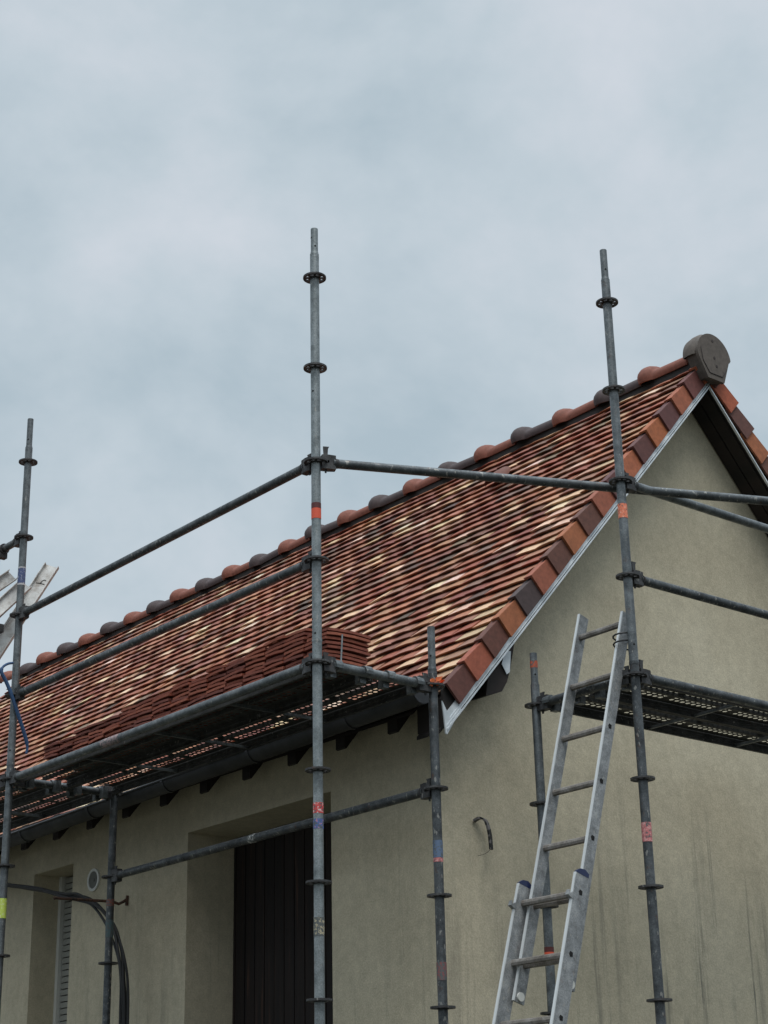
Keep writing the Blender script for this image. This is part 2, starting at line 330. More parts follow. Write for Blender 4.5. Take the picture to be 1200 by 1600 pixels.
# ---- roof tiles
TINTS = ([(.31, .108, .058)]*8+[(.26, .086, .046)]*7+[(.20, .066, .041)]*7+[(.38, .170, .095)]*7+[(.17, .064, .043)]*4+[(.105, .058, .043)]*2 +
         [(.60, .40, .26)]*3+[(.45, .26, .15)]*4+[(.70, .53, .38)]*2+[(.20, .12, .085)]*2)
TL, TW, TT, GA, LIFT = .27, .165, .0145, .0945, .053
def tile_len(c): return min(TL, (XR-XE)*NN-c*GA-.03)
def tile_geo(b, mtx, tint, camber=.0025, sag=.003, sk=0, full=True, w=TW, l=TL):
    b.tint = tuple(c*random.uniform(.9, 1.1) for c in tint)
    xs = [-w/2+.0015, -w/6, w/6, w/2-.0015]; vs = []
    for yy in (0, l):
        for k, x in enumerate(xs):
            c = camber*(1-(2*x/w)**2); t = yy
            if yy == 0: t = random.uniform(-.002, .002)+sk*x
            vs.append(mtx @ Vector((x, t, c+TT))); vs.append(mtx @ Vector((x, t+(.016 if yy == 0 else 0), c)))
    fs = []
    for k in range(3):
        a = 2*k; fs.append((a, a+2, a+10, a+8))            # top
        fs.append((a, a+1, a+3, a+2))                      # tail edge
        if full: fs.append((a+1, a+9, a+11, a+3)); fs.append((a+8, a+10, a+11, a+9))
    fs += [(0, 8, 9, 1), (6, 7, 15, 14)]
    b.add(vs, fs)
def slope_m(side, y, d, lift=0):       # side -1 left slope: local x across, y up slope, z normal
    v = Vector((1, 0, T))/NN if side < 0 else Vector((-1, 0, T))/NN
    u = Vector((0, -1, 0)) if side < 0 else Vector((0, 1, 0)); w = u.cross(v)
    x0 = XE if side < 0 else 2*XR-XE
    o = Vector((x0, y, zt(XE)+EYE))+v*d+w*(lift-.092)
    m = Matrix((u, v, w)).transposed().to_4x4(); m.translation = o; return m
tilt = Matrix.Rotation(-math.atan(LIFT/TL), 4, 'X')
LENG = (XR-XE)*NN; NC = int((LENG-.06)/GA)
shapes = {}
def shape(tint):
    key = tint
    if key not in shapes:
        shapes[key] = []
        for i in range(3):
            b = MB(); tile_geo(b, Matrix(), tint, random.uniform(.001, .0045), sk=random.uniform(-.03, .03)); shapes[key].append(b.mesh('roof_tile', CLAY, 0))
    return random.choice(shapes[key])
Pinv = parent_matrix(roof).inverted()
cells = []
for side in (-1, 1):
    for c in range(NC):
        y = YV+.045+(TW/2 if c % 2 else TW*1.5-.012+TW/2)
        while y < YB-.06:
            cells.append((side, c, y)); y += TW
EYEP = Vector((0, 0, EYE)); near = []
for cell in cells:
    side, c, y = cell; q = slope_m(side, y, c*GA).translation; d = q-EYEP
    px = Vector((d.dot(rr), d.dot(uu)))/d.dot(fw)*2722.65+Vector((600, -800)); px.y = -px.y
    vis = side < 0 and -10 < px.x < 1210
    hid = (px.x < 560 and px.y > 1060-(px.x-480)*-.42-40) or (px.y > 1060)    # behind the deck and the stacks
    near.append((d.length if vis and not hid else 1e3+d.length, cell))
near.sort(key=lambda t: t[0]); solo = set(t[1] for t in near[:300])
bulk = MB()
for cell in cells:
    side, c, y = cell; tint = random.choice(TINTS)
    if c >= 1 and random.random() < .12: tint = (.30, .13, .09)
    jit = Matrix.Translation((0, random.uniform(-.003, .003), LIFT+random.uniform(0, .003))) @ Matrix.Rotation(random.gauss(0, .008), 4, 'Z') @ Matrix.Rotation(random.gauss(0, .022), 4, 'Y')
    m = slope_m(side, y, c*GA) @ jit @ tilt
    L_ = tile_len(c)
    if cell in solo and L_ >= TL: link('roof_tile', shape(tint), roof, m)
    elif side < 0 or y < 8 : tile_geo(bulk, m, tint, random.uniform(.001, .0045), sk=random.uniform(-.03, .03), full=(y < 6.6), l=L_)
    else: tile_geo(bulk, m, tint, full=False, l=L_)
link('roof_tile', bulk.mesh('roof_tiles_far', CLAY, 0), roof, kind='stuff')
# verge tiles: a top plate with a hanging flap
ORG, BRN, GRY = (.33, .10, .045), (.125, .045, .034), (.058, .046, .040)
def verge_mesh(tint):
    b = MB(); b.tint = tint; l = .245
    b.box((-.115, 0, .0), (.062, l, TT))                 # top plate, x towards the gable on the left slope
    b.prism([Vector((.048, 0, TT)), Vector((.048, 0, -.132)), Vector((.048, l, -.112)), Vector((.048, l, TT))], (.0145, 0, 0))
    return b.mesh('verge_tile', CLAY, 0)
vm = {}
npair = 18; PG = .1885
for side in (-1, 1):
    for i in range(npair):
        d = GA*(2*i+1)-.012
        t = (BRN, ORG)[i % 2] if side < 0 else (ORG, BRN)[i % 2]
        if i == 4 and side < 0: t = GRY
        key = (side, tuple(c*random.choice((.90, 1, 1.10)) for c in t), i > 16)
        if key not in vm:
            b = MB(); b.tint = key[1]; s = 1 if side < 0 else -1; l = .15 if key[2] else .235
            b.prism([Vector((s*x, yy, 0.0)) for x, yy in ((.004, 0), (.060, 0), (.060, l), (.004, l))], (0, 0, -.012))
            P = [Vector((s*.0475, 0, -.0015)), Vector((s*.0475, .003, -.128)), Vector((s*.0475, l, -.108)), Vector((s*.0475, l, -.0015))]
            b.prism(P, (s*.0145, 0, 0)); vm[key] = b.mesh('verge_tile', CLAY, 0)
        m = slope_m(side, YV+.043, d+random.uniform(-.004, .004), .081) @ Matrix.Rotation((.075 if side < 0 else -.075)+random.gauss(0, .008), 4, 'Z') @ Matrix.Rotation(-.105+random.gauss(0, .012), 4, 'X')
        link('verge_tile', vm[key], roof, m)
        if side < 0 and i < 17:      # zinc soaker stepping out under each flap
            b = MB(); P = [Vector((.0475, .016, -.112)), Vector((.0475, .016, -.156)), Vector((.0475, .20, -.160)), Vector((.0475, .20, -.150))]
            b.prism(P, (.003, 0, 0)); link('soaker', b.mesh('soaker', ZINC, 0), roof, slope_m(side, YV+.052, d, .093))
            b = MB(); b.tint = (.13, .045, .033)
            P = [Vector((.042, -.03, -.06)), Vector((.042, -.03, -.138)), Vector((.042, .008, -.138)), Vector((.042, .19, -.12)), Vector((.042, .19, -.06))]
            b.prism(P, (.006, 0, 0)); link('under_tile', b.mesh('under_tile', CLAY, 0), roof, slope_m(side, YV+.052, d+.045, .093))
# half tiles next to the verge, over the plates
for side in (-1, 1):
    for c in range(NC):
        if c % 2 == 1: continue
        b = MB(); tint = random.choice([(.40, .24, .14), (.34, .14, .08), (.28, .15, .09), (.48, .34, .20), (.36, .17, .10)])
        w = TW*1.5-.018; b.tint = tint; s = 1 if side < 0 else -1; L_ = tile_len(c)
        P = [(-w/2, .0), (w/2-.055, 0), (w/2-.004, .060), (w/2, L_), (-w/2, L_)]; U = [(-w/2, .016), (w/2-.062, .016), (w/2-.016, .066), (w/2, L_), (-w/2, L_)]
        b.add([Vector((s*x, yy, TT)) for x, yy in P]+[Vector((s*x, yy, 0)) for x, yy in U], [(0, 1, 2, 3, 4), (9, 8, 7, 6, 5)]+[(k, 5+k, 5+(k+1) % 5, (k+1) % 5) for k in range(5)])
        m = slope_m(side, YV+.051+w/2, c*GA, LIFT+.001) @ Matrix.Rotation(random.gauss(0, .006), 4, 'Y') @ tilt
        link('verge_half_tile', b.mesh('verge_half_tile', CLAY, 0), roof, m)
# ridge tiles: low saddle with a rounded collar at the far end, orange and dark by turns
def ridge_mesh(tint):
    b = MB(); b.tint = tint; L = .40; n = 16
    prof = [(0, .070), (.275, .073), (.283, .077), (.290, .087), (.304, .100), (.328, .110), (.355, .111), (.38, .103), (.398, .084)]
    vs = []
    for yy, rad in prof:
        for k in range(n+1):
            a = -.38+(math.pi+.76)*k/n; vs.append(Vector((math.cos(a)*rad*1.34, yy, math.sin(a)*rad*.93)))
        for k in range(n, -1, -1):
            a = -.38+(math.pi+.76)*k/n; vs.append(Vector((math.cos(a)*(rad-.016)*1.34, yy, math.sin(a)*(rad-.016)*.93)))
    q = 2*(n+1); fs = []
    for i in range(len(prof)-1):
        for k in range(q):
            fs.append((i*q+k, i*q+(k+1) % q, (i+1)*q+(k+1) % q, (i+1)*q+k))
    for i in (0, len(prof)-1):
        for k in range(n): fs.append((i*q+k, i*q+k+1, i*q+q-2-k, i*q+q-1-k))
    b.add(vs, fs); return b.mesh('ridge_tile', CLAY, 50)
RO, RD = ridge_mesh((.20, .066, .042)), ridge_mesh((.062, .043, .043))
b = MB(); b.prism([V(XR+x, 6.36, ZR+z) for x, z in ((-.088, -.175), (-.084, -.090), (-.04, -.035), (.04, -.035), (.084, -.090), (.088, -.175))], (0, YB-6.46, 0))
link('ridge_gap_filler', b.mesh('ridge_gap_filler', SOFF, 0), roof)  # dark filler strip added to block a light leak under the ridge tiles
y = 6.375; i = 0; ROT = set(range(0, 40, 2))
ZC = ZR-.074
while y < YB-.1:
    link('ridge_tile', RO if i in ROT else RD, roof, Matrix.Translation(V(XR-.01, y, ZC-.002*(i % 2))) @ Matrix.Rotation(random.gauss(0, .014), 4, 'X') @ Matrix.Rotation(random.gauss(0, .02), 4, 'Z')); y += .3935; i += 1
# big ridge end cap
b = MB(); b.tint = (.105, .086, .072)
pts = []
R = .158; cz = 4.792
for k in range(25):
    a = math.radians(6+168*k/24); pts.append((R*math.cos(a), R*math.sin(a)+cz))
pts += [(-.150, cz-.02), (-.076, cz-.158), (.076, cz-.158), (.138, cz-.002), (.146, cz-.0)]
CX = XR-.012
b.prism([V(CX+x, YV-.075, z) for x, z in pts], (0, .022, 0))
cap = link('ridge_end_cap', b.mesh('ridge_end_cap', CLAY, 30), roof, label='large dark clay disc closing the ridge end')
b = MB(); b.tint = (.105, .086, .072); vs = []
ring = [(R*math.cos(math.radians(4+180*k/24)), R*math.sin(math.radians(4+180*k/24))+cz) for k in range(25)]
for yy, sc in ((YV-.053, 1.0), (YV-.035, 1.06), (YV+.0, 1.06), (YV+.045, 1.0), (YV+.046, .85), (YV-.05, .92)):
    vs += [V(CX+x*sc, yy, (z-cz)*sc+cz) for x, z in ring]
n = 25; b.add(vs, [(i*n+k, i*n+k+1, (i+1)*n+k+1, (i+1)*n+k) for i in range(5) for k in range(n-1)]); link('collar', b.mesh('collar', CLAY, 40), cap)
b = MB(); b.tint = (.05, .04, .036)
inner = [(x*.80, (z-cz)*.80+cz) for x, z in pts[2:-6]]+[(-.112, cz-.05), (-.058, cz-.122), (.058, cz-.122), (.112, cz-.05)]
for i in range(len(inner)):
    p0 = inner[i]; p1 = inner[(i+1) % len(inner)]
    if not (len(inner)-6 <= i < len(inner)-1): continue
    b.tube(V(CX+p0[0], YV-.0755, p0[1]), V(CX+p1[0], YV-.0755, p1[1]), .004, 6)
link('groove', b.mesh('groove', CLAY, 30), cap)
for x, z in ((-.005, .11), (0.0, -.005), (.015, -.06)):
    b = MB(); b.tint = (.04, .03, .028); b.tube(V(CX+x, YV-.077, cz+z), V(CX+x, YV-.07, cz+z), .010, 10); link('dimple', b.mesh('dimple', CLAY, 30), cap)
b = MB(); b.tint = (.095, .078, .066)
b.prism([V(CX+x*.96, YV-.0532, (z-cz)*.96+cz) for x, z in pts], (0, .075, 0)); link('body', b.mesh('cap_body', CLAY, 30), cap)
# single ventilating tile on the slope
b = MB(); b.tint = (.15, .055, .038); vs = []
for yy, rad in ((0, .050), (.08, .046), (.15, .028)):
    for k in range(13):
        a = math.pi*k/12; vs.append(Vector((math.cos(a)*rad*1.9, yy, math.sin(a)*rad)))
b.add(vs, [(i*13+k, i*13+k+1, (i+1)*13+k+1, (i+1)*13+k) for i in range(2) for k in range(12)])
vm_ = b.mesh('vent_tile', CLAY, 40); vt_m = slope_m(-1, 7.755, 2.78, .090)
link('vent_tile', vm_, roof, vt_m, label='hooded ventilation tile near the ridge')
# gutter
gx, gz, gr = 5.492, 2.290, .062; GP = gz+EYE
b = MB(); vs = []; n = 14
for yy in (YV+.05, YB-.05):
    for k in range(n+1):
        a = math.pi+math.pi*k/n; vs.append(V(gx+gr*math.cos(a), yy, gz+gr*math.sin(a)))
    for k in range(n, -1, -1):
        a = math.pi+math.pi*k/n; vs.append(V(gx+(gr-.004)*math.cos(a), yy, gz+(gr-.004)*math.sin(a)))
q = 2*(n+1); b.add(vs, [(k, (k+1) % q, q+(k+1) % q, q+k) for k in range(q)]); b.path([V(gx-gr, YV+.05, gz), V(gx-gr, YB-.05, gz)], .008, 10)
b.add([V(gx+gr*math.cos(math.pi+math.pi*k/n), YV+.052, gz+gr*math.sin(math.pi+math.pi*k/n)) for k in range(n+1)], [tuple(range(n+1))])
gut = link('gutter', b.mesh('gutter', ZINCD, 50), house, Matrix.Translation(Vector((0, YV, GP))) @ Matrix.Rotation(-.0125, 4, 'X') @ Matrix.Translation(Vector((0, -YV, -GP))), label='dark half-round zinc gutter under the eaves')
br = MB()
for k in range(10):
    a0 = math.pi*.95+math.pi*1.05*k/10; a1 = math.pi*.95+math.pi*1.05*(k+1)/10
    c0, s0, c1, s1 = math.cos(a0), math.sin(a0), math.cos(a1), math.sin(a1); r_ = gr+.003; r2 = gr+.006
    br.prism([Vector((c0*r_, 0, s0*r_)), Vector((c0*r2, 0, s0*r2)), Vector((c1*r2, 0, s1*r2)), Vector((c1*r_, 0, s1*r_))], (0, .022, 0))
bm_ = br.mesh('gutter_bracket', ZINCD, 40); y = 6.9
while y < 14.8:
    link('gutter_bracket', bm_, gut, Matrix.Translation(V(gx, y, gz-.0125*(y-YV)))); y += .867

# ------------------------------------------------------------------ scaffold kit
Z0 = 2.2515; RT = .0226
def rosette_mesh(name, m):
    n = 40; rad = [.0224, .031, .046, .058]; solid = set()
    for i in range(3):
        for k in range(n):
            ph = k % 10
            if i == 1:
                if ph in (1, 2, 3) or ph in (6, 7, 8): continue
            solid.add((i, k))
    h = .0045; b = MB()
    P = lambda i, k, z: Vector((rad[i]*math.cos(2*math.pi*k/n), rad[i]*math.sin(2*math.pi*k/n), z))
    for (i, k) in solid:
        for z in (h, -h): b.add([P(i, k, z), P(i+1, k, z), P(i+1, k+1, z), P(i, k+1, z)], [(0, 1, 2, 3)])
        if i == 2 or (i+1, k) not in solid: b.add([P(i+1, k, -h), P(i+1, k+1, -h), P(i+1, k+1, h), P(i+1, k, h)], [(0, 1, 2, 3)])
        if i == 2 and (1, k) not in solid: b.add([P(2, k, -h), P(2, k+1, -h), P(2, k+1, h), P(2, k, h)], [(0, 1, 2, 3)])
        for dk in (1, -1):
            if (i, (k+dk) % n) not in solid:
                kk = k+1 if dk == 1 else k; b.add([P(i, kk, -h), P(i+1, kk, -h), P(i+1, kk, h), P(i, kk, h)], [(0, 1, 2, 3)])
    b.pipe((0, 0, -.008), (0, 0, .008), .027, .0224, 24)
    me = b.mesh(name, m, 0); return me
ROS = {id(CASTM): rosette_mesh('rosette', CASTM), id(GALVM): rosette_mesh('rosette_galv', GALVM)}
def post(x, y, levels, ztop, m, label, holes=(), joint=None, bands=(), rmat=CASTM, zsp=None, upper=None):
    t = thing('scaffold_post', (x, y, 0), label, 'scaffold post', 'upright scaffold posts')
    zc = zsp if zsp is not None else ztop-.14
    b = MB(); j = joint if joint is not None else -EYE
    if joint is None: b.pipe(V(x, y, -EYE+.05), V(x, y, zc), RT, RT-.003, 28)
    else: b.pipe(V(x, y, -EYE+.05), V(x, y, j-.001), RT, RT-.003, 28)
    link('tube', b.mesh('tube', m), t)
    if joint is not None:
        b = MB(); b.pipe(V(x, y, j+.001), V(x, y, zc), RT, RT-.003, 28); link('tube', b.mesh('tube', upper or m), t)
        b = MB(); b.pipe(V(x, y, j-.012), V(x, y, j+.004), RT+.0015, RT-.004, 28); link('joint_collar', b.mesh('joint_collar', m), t)
    b = MB(); b.tube(V(x, y, zc-.02), V(x, y, zc+.012), RT+.0004, 28, .0195); b.pipe(V(x, y, zc+.01), V(x, y, ztop), .0185, .015, 24)
    link('spigot', b.mesh('spigot', upper or m), t)
    for L in levels:
        link('rosette', ROS[id(rmat)], t, Matrix.Translation(V(x, y, Z0+.5*L)) @ Matrix.Rotation(math.radians(9), 4, 'Z'))
    for z, az, rad in holes:
        a = math.radians(az); d = Vector((math.cos(a), math.sin(a), 0)); b = MB()
        b.tube(V(x, y, z)+d*(rad-.004), V(x, y, z)+d*(rad+.0004), .0052, 12); link('pin_hole', b.mesh('pin_hole', HOLE), t)
    for z0, z1, bm, lab in bands:
        b = MB(); b.pipe(V(x, y, z0), V(x, y, z1), (RT if z1 < zc else .0185)+.0011, RT-.006, 28); link('tape_band', b.mesh('tape_band', bm), t, label=lab)
    b = MB(); b.box(V(x-.075, y-.075, -EYE+.002), V(x+.075, y+.075, -EYE+.012)); b.tube(V(x, y, -EYE+.012), V(x, y, -EYE+.2), .017, 16); link('base_jack', b.mesh('base_jack', GALVM), t)
    return t
def lv(a, b): return list(range(a, b-1, -1))
A = (4.6775, 6.1395); B = (6.0456, 5.4363); C = (4.6775, 9.0922); D = (5.3777, 6.1395); Ep = (5.3777, 9.0922); F = (6.0456, 6.1159)
T_ORANGE = tape_mat('orange_red_tape', (.72, .10, .045), .36)
T_DKRED = tape_mat('dark_red_tape', (.10, .02, .018), .36)
T_SALMON = tape_mat('salmon_paint', (.78, .21, .11), .42, (.85, .42, .30))
T_PINK = tape_mat('faded_pink_paint', (.52, .17, .17), .45, (.60, .35, .33))
T_BLUE = tape_mat('blue_sticker', (.055, .08, .19), .42, (.40, .40, .46))
T_WHITE = tape_mat('white_tape_edge', (.48, .47, .48), .40)
T_LIME = tape_mat('lime_paint', (.50, .62, .10), .38, (.62, .66, .40))
T_REDW = tape_mat('torn_red_sticker', (.58, .05, .05), .46, (.62, .60, .58))
T_BLUW = tape_mat('torn_blue_sticker', (.06, .12, .33), .48, (.45, .20, .22))
T_CREAM = tape_mat('cream_splash', (.42, .37, .25), .55)
T_FBLUE = tape_mat('faded_blue_paint', (.10, .15, .24), .47)
post(*A, lv(4, -7), 4.530, GALV, 'tall galvanised corner scaffold post in the centre, orange-red band near its middle', joint=2.362, zsp=4.385,
     holes=((2.388, -150, RT), (2.459, 165, RT), (4.478, 170, .0185), (4.425, -115, .0185), (3.62, 200, RT)),
     bands=((3.010, 3.037, T_DKRED, None), (2.957, 3.009, T_ORANGE, 'orange-red tape band'), (1.555, 1.602, T_REDW, 'torn red and white sticker'), (1.486, 1.530, T_BLUW, 'torn blue and red sticker'), (1.02, 1.10, T_CREAM, None)), rmat=CASTM)
post(*B, lv(4, -7), 4.560, GALVD, 'tall scaffold post right of the ladder, salmon orange band by the roof verge', joint=2.316, zsp=4.385, upper=GALVM,
     holes=((4.44, -120, .0185), (2.40, -120, RT)), bands=((3.052, 3.127, T_SALMON, 'salmon orange paint band'), (1.457, 1.546, T_PINK, 'faded pink paint band')))
post(*C, lv(4, -7), 4.544, GALVM, 'scaffold post at the left edge with blue sticker and lime green band', joint=2.345, zsp=4.35, upper=GALVM,
     holes=((2.42, -140, RT), (4.40, -140, .0185)), bands=((3.548, 3.556, T_WHITE, None), (3.452, 3.547, T_BLUE, 'blue sticker with white edges'), (3.440, 3.451, T_WHITE, None), (1.457, 1.568, T_LIME, 'lime green paint band')))
post(*D, lv(0, -7), 2.551, GALVD, 'short weathered scaffold post in front of the house corner, orange rag at its top rosette', zsp=2.335, upper=GALVM,
     holes=((2.40, -150, .0185),), bands=((1.425, 1.505, T_FBLUE, 'faded blue paint patch'), (1.405, 1.424, T_PINK, None), (.87, .95, tape_mat('faint_red_paint', (.20, .07, .07), .53), None)))
post(*Ep, lv(0, -7), 2.30, GALVD, 'dark scaffold post beside the round vent under the eaves, black cables behind it', zsp=2.27,
     bands=((1.58, 1.62, tape_mat('brick_red_splash', (.22, .07, .05), .50), None), (1.40, 1.50, tape_mat('teal_splash', (.07, .12, .13), .50), None)))
post(*F, lv(0, -7), 2.526, GALVM, 'short scaffold post behind the ladder against the gable wall, rust red marks', zsp=2.36,
     holes=((2.41, -120, .0185),), bands=((2.448, 2.484, tape_mat('rust_red_paint', (.45, .09, .04), .47), None), (1.487, 1.535, T_ORANGE, None), (1.035, 1.058, T_DKRED, None), (.978, 1.034, T_ORANGE, 'orange-red tape band')))
# orange rag on D, mortar drips on F
b = MB(); random.seed(5)
for k in range(9):
    a = math.radians(-150+k*17); c0 = V(D[0]+.045*math.cos(a), D[1]+.045*math.sin(a), Z0+.012+random.uniform(0, .018))
    q = [c0+Vector((random.uniform(-.018, .018), random.uniform(-.018, .018), random.uniform(-.03, .014))) for _ in range(4)]
    b.add(q, [(0, 1, 2), (0, 2, 3), (1, 2, 3)])
tag(link('rag', b.mesh('rag', CLOTH, 0)), 'torn orange rag caught on the rosette of the short post', 'rag')

def ledger(p0, p1, m, label, cat='scaffold tube', heads=(1, 1), wedge=(1, 1), group='horizontal scaffold tubes', bands=(), name='scaffold_ledger'):
    p0 = Vector(p0); p1 = Vector(p1); d = (p1-p0).normalized(); t = thing(name, p0, label, cat, group)
    a = p0+d*.085 if heads[0] else p0; e_ = p1-d*.085 if heads[1] else p1
    b = MB(); b.pipe(a, e_, RT, RT-.003, 28); link('tube', b.mesh('tube', m), t)
    side = Vector((0, 0, 1)).cross(d).normalized()
    for on, wd, p, dd in ((heads[0], wedge[0], p0, d), (heads[1], wedge[1], p1, -d)):
        if not on: continue
        mt = Matrix((dd, Vector((0, 0, 1)).cross(dd), Vector((0, 0, 1)))).transposed().to_4x4(); mt.translation = p
        b = MB()
        for z0, z1 in ((.007, .036), (-.036, -.007)):
            pf = [(.026, -.019), (.060, -.022), (.096, -.016), (.096, .016), (.060, .022), (.026, .019)]
            b.prism([mt @ Vector((x, y, z0)) for x, y in pf], (0, 0, z1-z0))
        b.prism([mt @ Vector((x, y, -.0072)) for x, y in [(.062, -.0215), (.096, -.016), (.096, .016), (.062, .0215)]], (0, 0, .0144))
        b.tube(mt @ Vector((.094, 0, 0)), mt @ Vector((.112, 0, 0)), .026, 20, RT)
        h = link('wedge_head', b.mesh('wedge_head', CASTM, 30), t)
        b = MB(); z1 = .085 if wd == 2 else .058
        b.prism([mt @ Vector((x, -.003, z)) for x, z in [(.044, -.052), (.052, -.052), (.060, z1-.012), (.066, z1), (.036, z1), (.036, z1-.012)]], (mt.to_3x3() @ Vector((0, .006, 0))))
        link('wedge', b.mesh('wedge', CASTM, 0), h)
    for s0, s1, bm in bands:
        b = MB(); b.pipe(p0+d*s0, p0+d*s1, RT+.0009, RT-.002, 28); link('tape_band', b.mesh('tape_band', bm), t)
    return t
def P3(p, L, dz=0): return V(p[0], p[1], Z0+.5*L+dz)
BAY = 2.953
SPL = tape_mat('pale_pink_splash', (.33, .24, .24), .50)
WST = tape_mat('white_torn_sticker', (.55, .55, .52), .54)
ledger(P3(A, 2), P3(C, 2), GALVD, 'upper guard rail tube rising from the left post to the central post against the sky')
ledger(P3(A, 1), P3(C, 1), GALVD, 'middle guard rail tube running across the tiled roof left of the central post')
ledger(P3(A, 0), P3(C, 0), GALVM, 'deck-edge tube under the tile stacks along the left platform', bands=((1.72, 1.90, SPL),))
ledger(P3(C, 3), V(C[0], C[1]+BAY, Z0+1.5), GALVD, 'short end of guard rail with a clamp, at the left edge against the sky', heads=(1, 0))
ledger(P3(C, 0), V(C[0], C[1]+BAY, Z0), GALVM, 'deck-edge tube of the far bay, leaving the frame left of the left post', heads=(1, 0))
ledger(P3(D, -1), P3(Ep, -1), GALVD, 'lower tube crossing in front of the dark door with a torn white sticker', bands=((1.46, 1.52, WST),))
tr1 = ledger(P3(A, 0), P3(D, 0), GALVM, 'short transom joining the central post to the short corner post at deck height')
tr2 = ledger(P3(C, 0), P3(Ep, 0), GALVD, 'short transom under the deck joining the left post to the dark post by the vent')
q1 = V(6.8606, 5.1698, Z0+1.0); q0 = P3(A, 2); dq = (q1-q0).normalized()
ledger(q0, q0+dq*3.3, GALVD, 'long tube from the central post passing behind the right post before the roof', heads=(1, 0), wedge=(2, 1))
ledger(P3(B, 2), V(B[0]+BAY, B[1], Z0+1.0), GALVM, 'mottled tube running right from the salmon-banded post, highest one fixed to it', heads=(1, 0))
ledger(P3(B, 1), V(B[0]+BAY, B[1], Z0+.5), GALVD, 'middle tube running right from the right post across the gable wall', heads=(1, 0), wedge=(2, 1))
ledger(P3(B, 0), V(B[0]+BAY, B[1], Z0), GALVD, 'deck-edge tube running right from the right post along the gable platform', heads=(1, 0), wedge=(2, 1))
ledger(P3(B, 0), P3(F, 0), GALVD, 'short transom behind the ladder joining the right post to the short wall post')
# wedges left standing at the deck rosettes of A
# ------------------------------------------------------------------ steel planks
def sheet(L, Wd, z, th=.002):
    b = MB(); px, py = .0412, .037; nx = int(L/px); ny = int(Wd/py); ox = (L-nx*px)/2; oy = (Wd-ny*py)/2
    if ox > .001:
        b.add([(0, 0, z), (ox, 0, z), (ox, Wd, z), (0, Wd, z)], [(0, 1, 2, 3)]); b.add([(L-ox, 0, z), (L, 0, z), (L, Wd, z), (L-ox, Wd, z)], [(0, 1, 2, 3)])
    if oy > .001:
        b.add([(ox, 0, z), (L-ox, 0, z), (L-ox, oy, z), (ox, oy, z)], [(0, 1, 2, 3)]); b.add([(ox, Wd-oy, z), (L-ox, Wd-oy, z), (L-ox, Wd, z), (ox, Wd, z)], [(0, 1, 2, 3)])
    for i in range(nx):
        for j in range(ny):
            x0, y0 = ox+i*px, oy+j*py; cx, cy = x0+px/2, y0+py/2
            if j in (0, ny-1) or i % 12 == 11:
                b.add([(x0, y0, z), (x0+px, y0, z), (x0+px, y0+py, z), (x0, y0+py, z)], [(0, 1, 2, 3)]); continue
            rx = .0130
            o = [(x0, y0), (cx, y0), (x0+px, y0), (x0+px, cy), (x0+px, y0+py), (cx, y0+py), (x0, y0+py), (x0, cy)]
            h = [(cx+rx*math.cos(math.radians(a)), cy+rx*math.sin(math.radians(a))) for a in (225, 270, 315, 0, 45, 90, 135, 180)]
            b.add([(*q, z) for q in o+h], [(k, (k+1) % 8, 8+(k+1) % 8, 8+k) for k in range(8)])
    return b
PL, PW = 2.86, .308
SHEET = sheet(PL, PW-.01, 0).mesh('deck_sheet', DECKM, 0)
b = MB(); pf = [(0, .004), (0, -.050), (.014, -.050), (.014, -.047), (.004, -.047), (.004, -.030), (.008, -.024), (.004, -.018), (.004, .004)]
b.prism([Vector((0, y, z)) for y, z in pf], (PL, 0, 0)); SIDE = b.mesh('side_rail', DECKM, 0)
b = MB(); b.prism([Vector((0, y, z)) for y, z in [(0, -.001), (.004, -.018), (.024, -.018), (.028, -.001), (.026, -.001), (.022, -.016), (.006, -.016), (.002, -.001)]], (PL, 0, 0)); STIFF = b.mesh('stiffener', DECKM, 0)
b = MB()
for k in range(8):
    a0 = math.radians(-20+k*27.5); a1 = math.radians(-20+(k+1)*27.5); r_, r2 = RT+.001, RT+.009
    b.prism([Vector((math.cos(a0)*r_, 0, math.sin(a0)*r_)), Vector((math.cos(a0)*r2, 0, math.sin(a0)*r2)), Vector((math.cos(a1)*r2, 0, math.sin(a1)*r2)), Vector((math.cos(a1)*r_, 0, math.sin(a1)*r_))], (0, .042, 0))
b.box((.022, .004, -.045), (.062, .038, .020)); HOOK = b.mesh('hook', GALVM, 30)
b = MB(); b.box((-.006, .004, -.047), (.006, PW-.004, -.043)); b.box((-.006, .004, -.043), (-.003, PW-.004, -.032)); CROSS = b.mesh('cross_strut', GALVM, 0)
def plank(mtx, label):        # local x along the plank, y across, z=0 top sheet
    t = thing('steel_plank', (0, 0, 0), label, 'scaffold plank', 'perforated steel scaffold planks'); t.matrix_world = mtx; t.location = mtx.translation; t.rotation_euler = mtx.to_euler()
    L = lambda n, me, m2: link(n, me, t, mtx @ m2)
    TR = Matrix.Translation
    L('deck_sheet', SHEET, TR((0, .005, 0))); L('side_rail', SIDE, Matrix()); L('side_rail', SIDE, TR((PL, PW, 0)) @ Matrix.Rotation(math.pi, 4, 'Z'))
    L('stiffener', STIFF, TR((0, PW/2-.014, 0)))
    for x in (.75, 1.45, 2.15): L('cross_strut', CROSS, TR((x, 0, 0)))
    zc = -(PLZ); off_ = (BAY-PL)/2
    for y_ in (.045, PW-.045-.042):
        L('hook', HOOK, TR((-off_, y_, zc))); L('hook', HOOK, TR((PL+off_, y_+.042, zc)) @ Matrix.Rotation(math.pi, 4, 'Z'))
    return t
PLZ = .030
def along_y(x, y): # plank along +Y starting near transom at y; local y -> -X so start from larger x
    m = Matrix((Vector((0, 1, 0)), Vector((-1, 0, 0)), Vector((0, 0, 1)))).transposed().to_4x4(); m.translation = V(x, y+(BAY-PL)/2, Z0+PLZ); return m
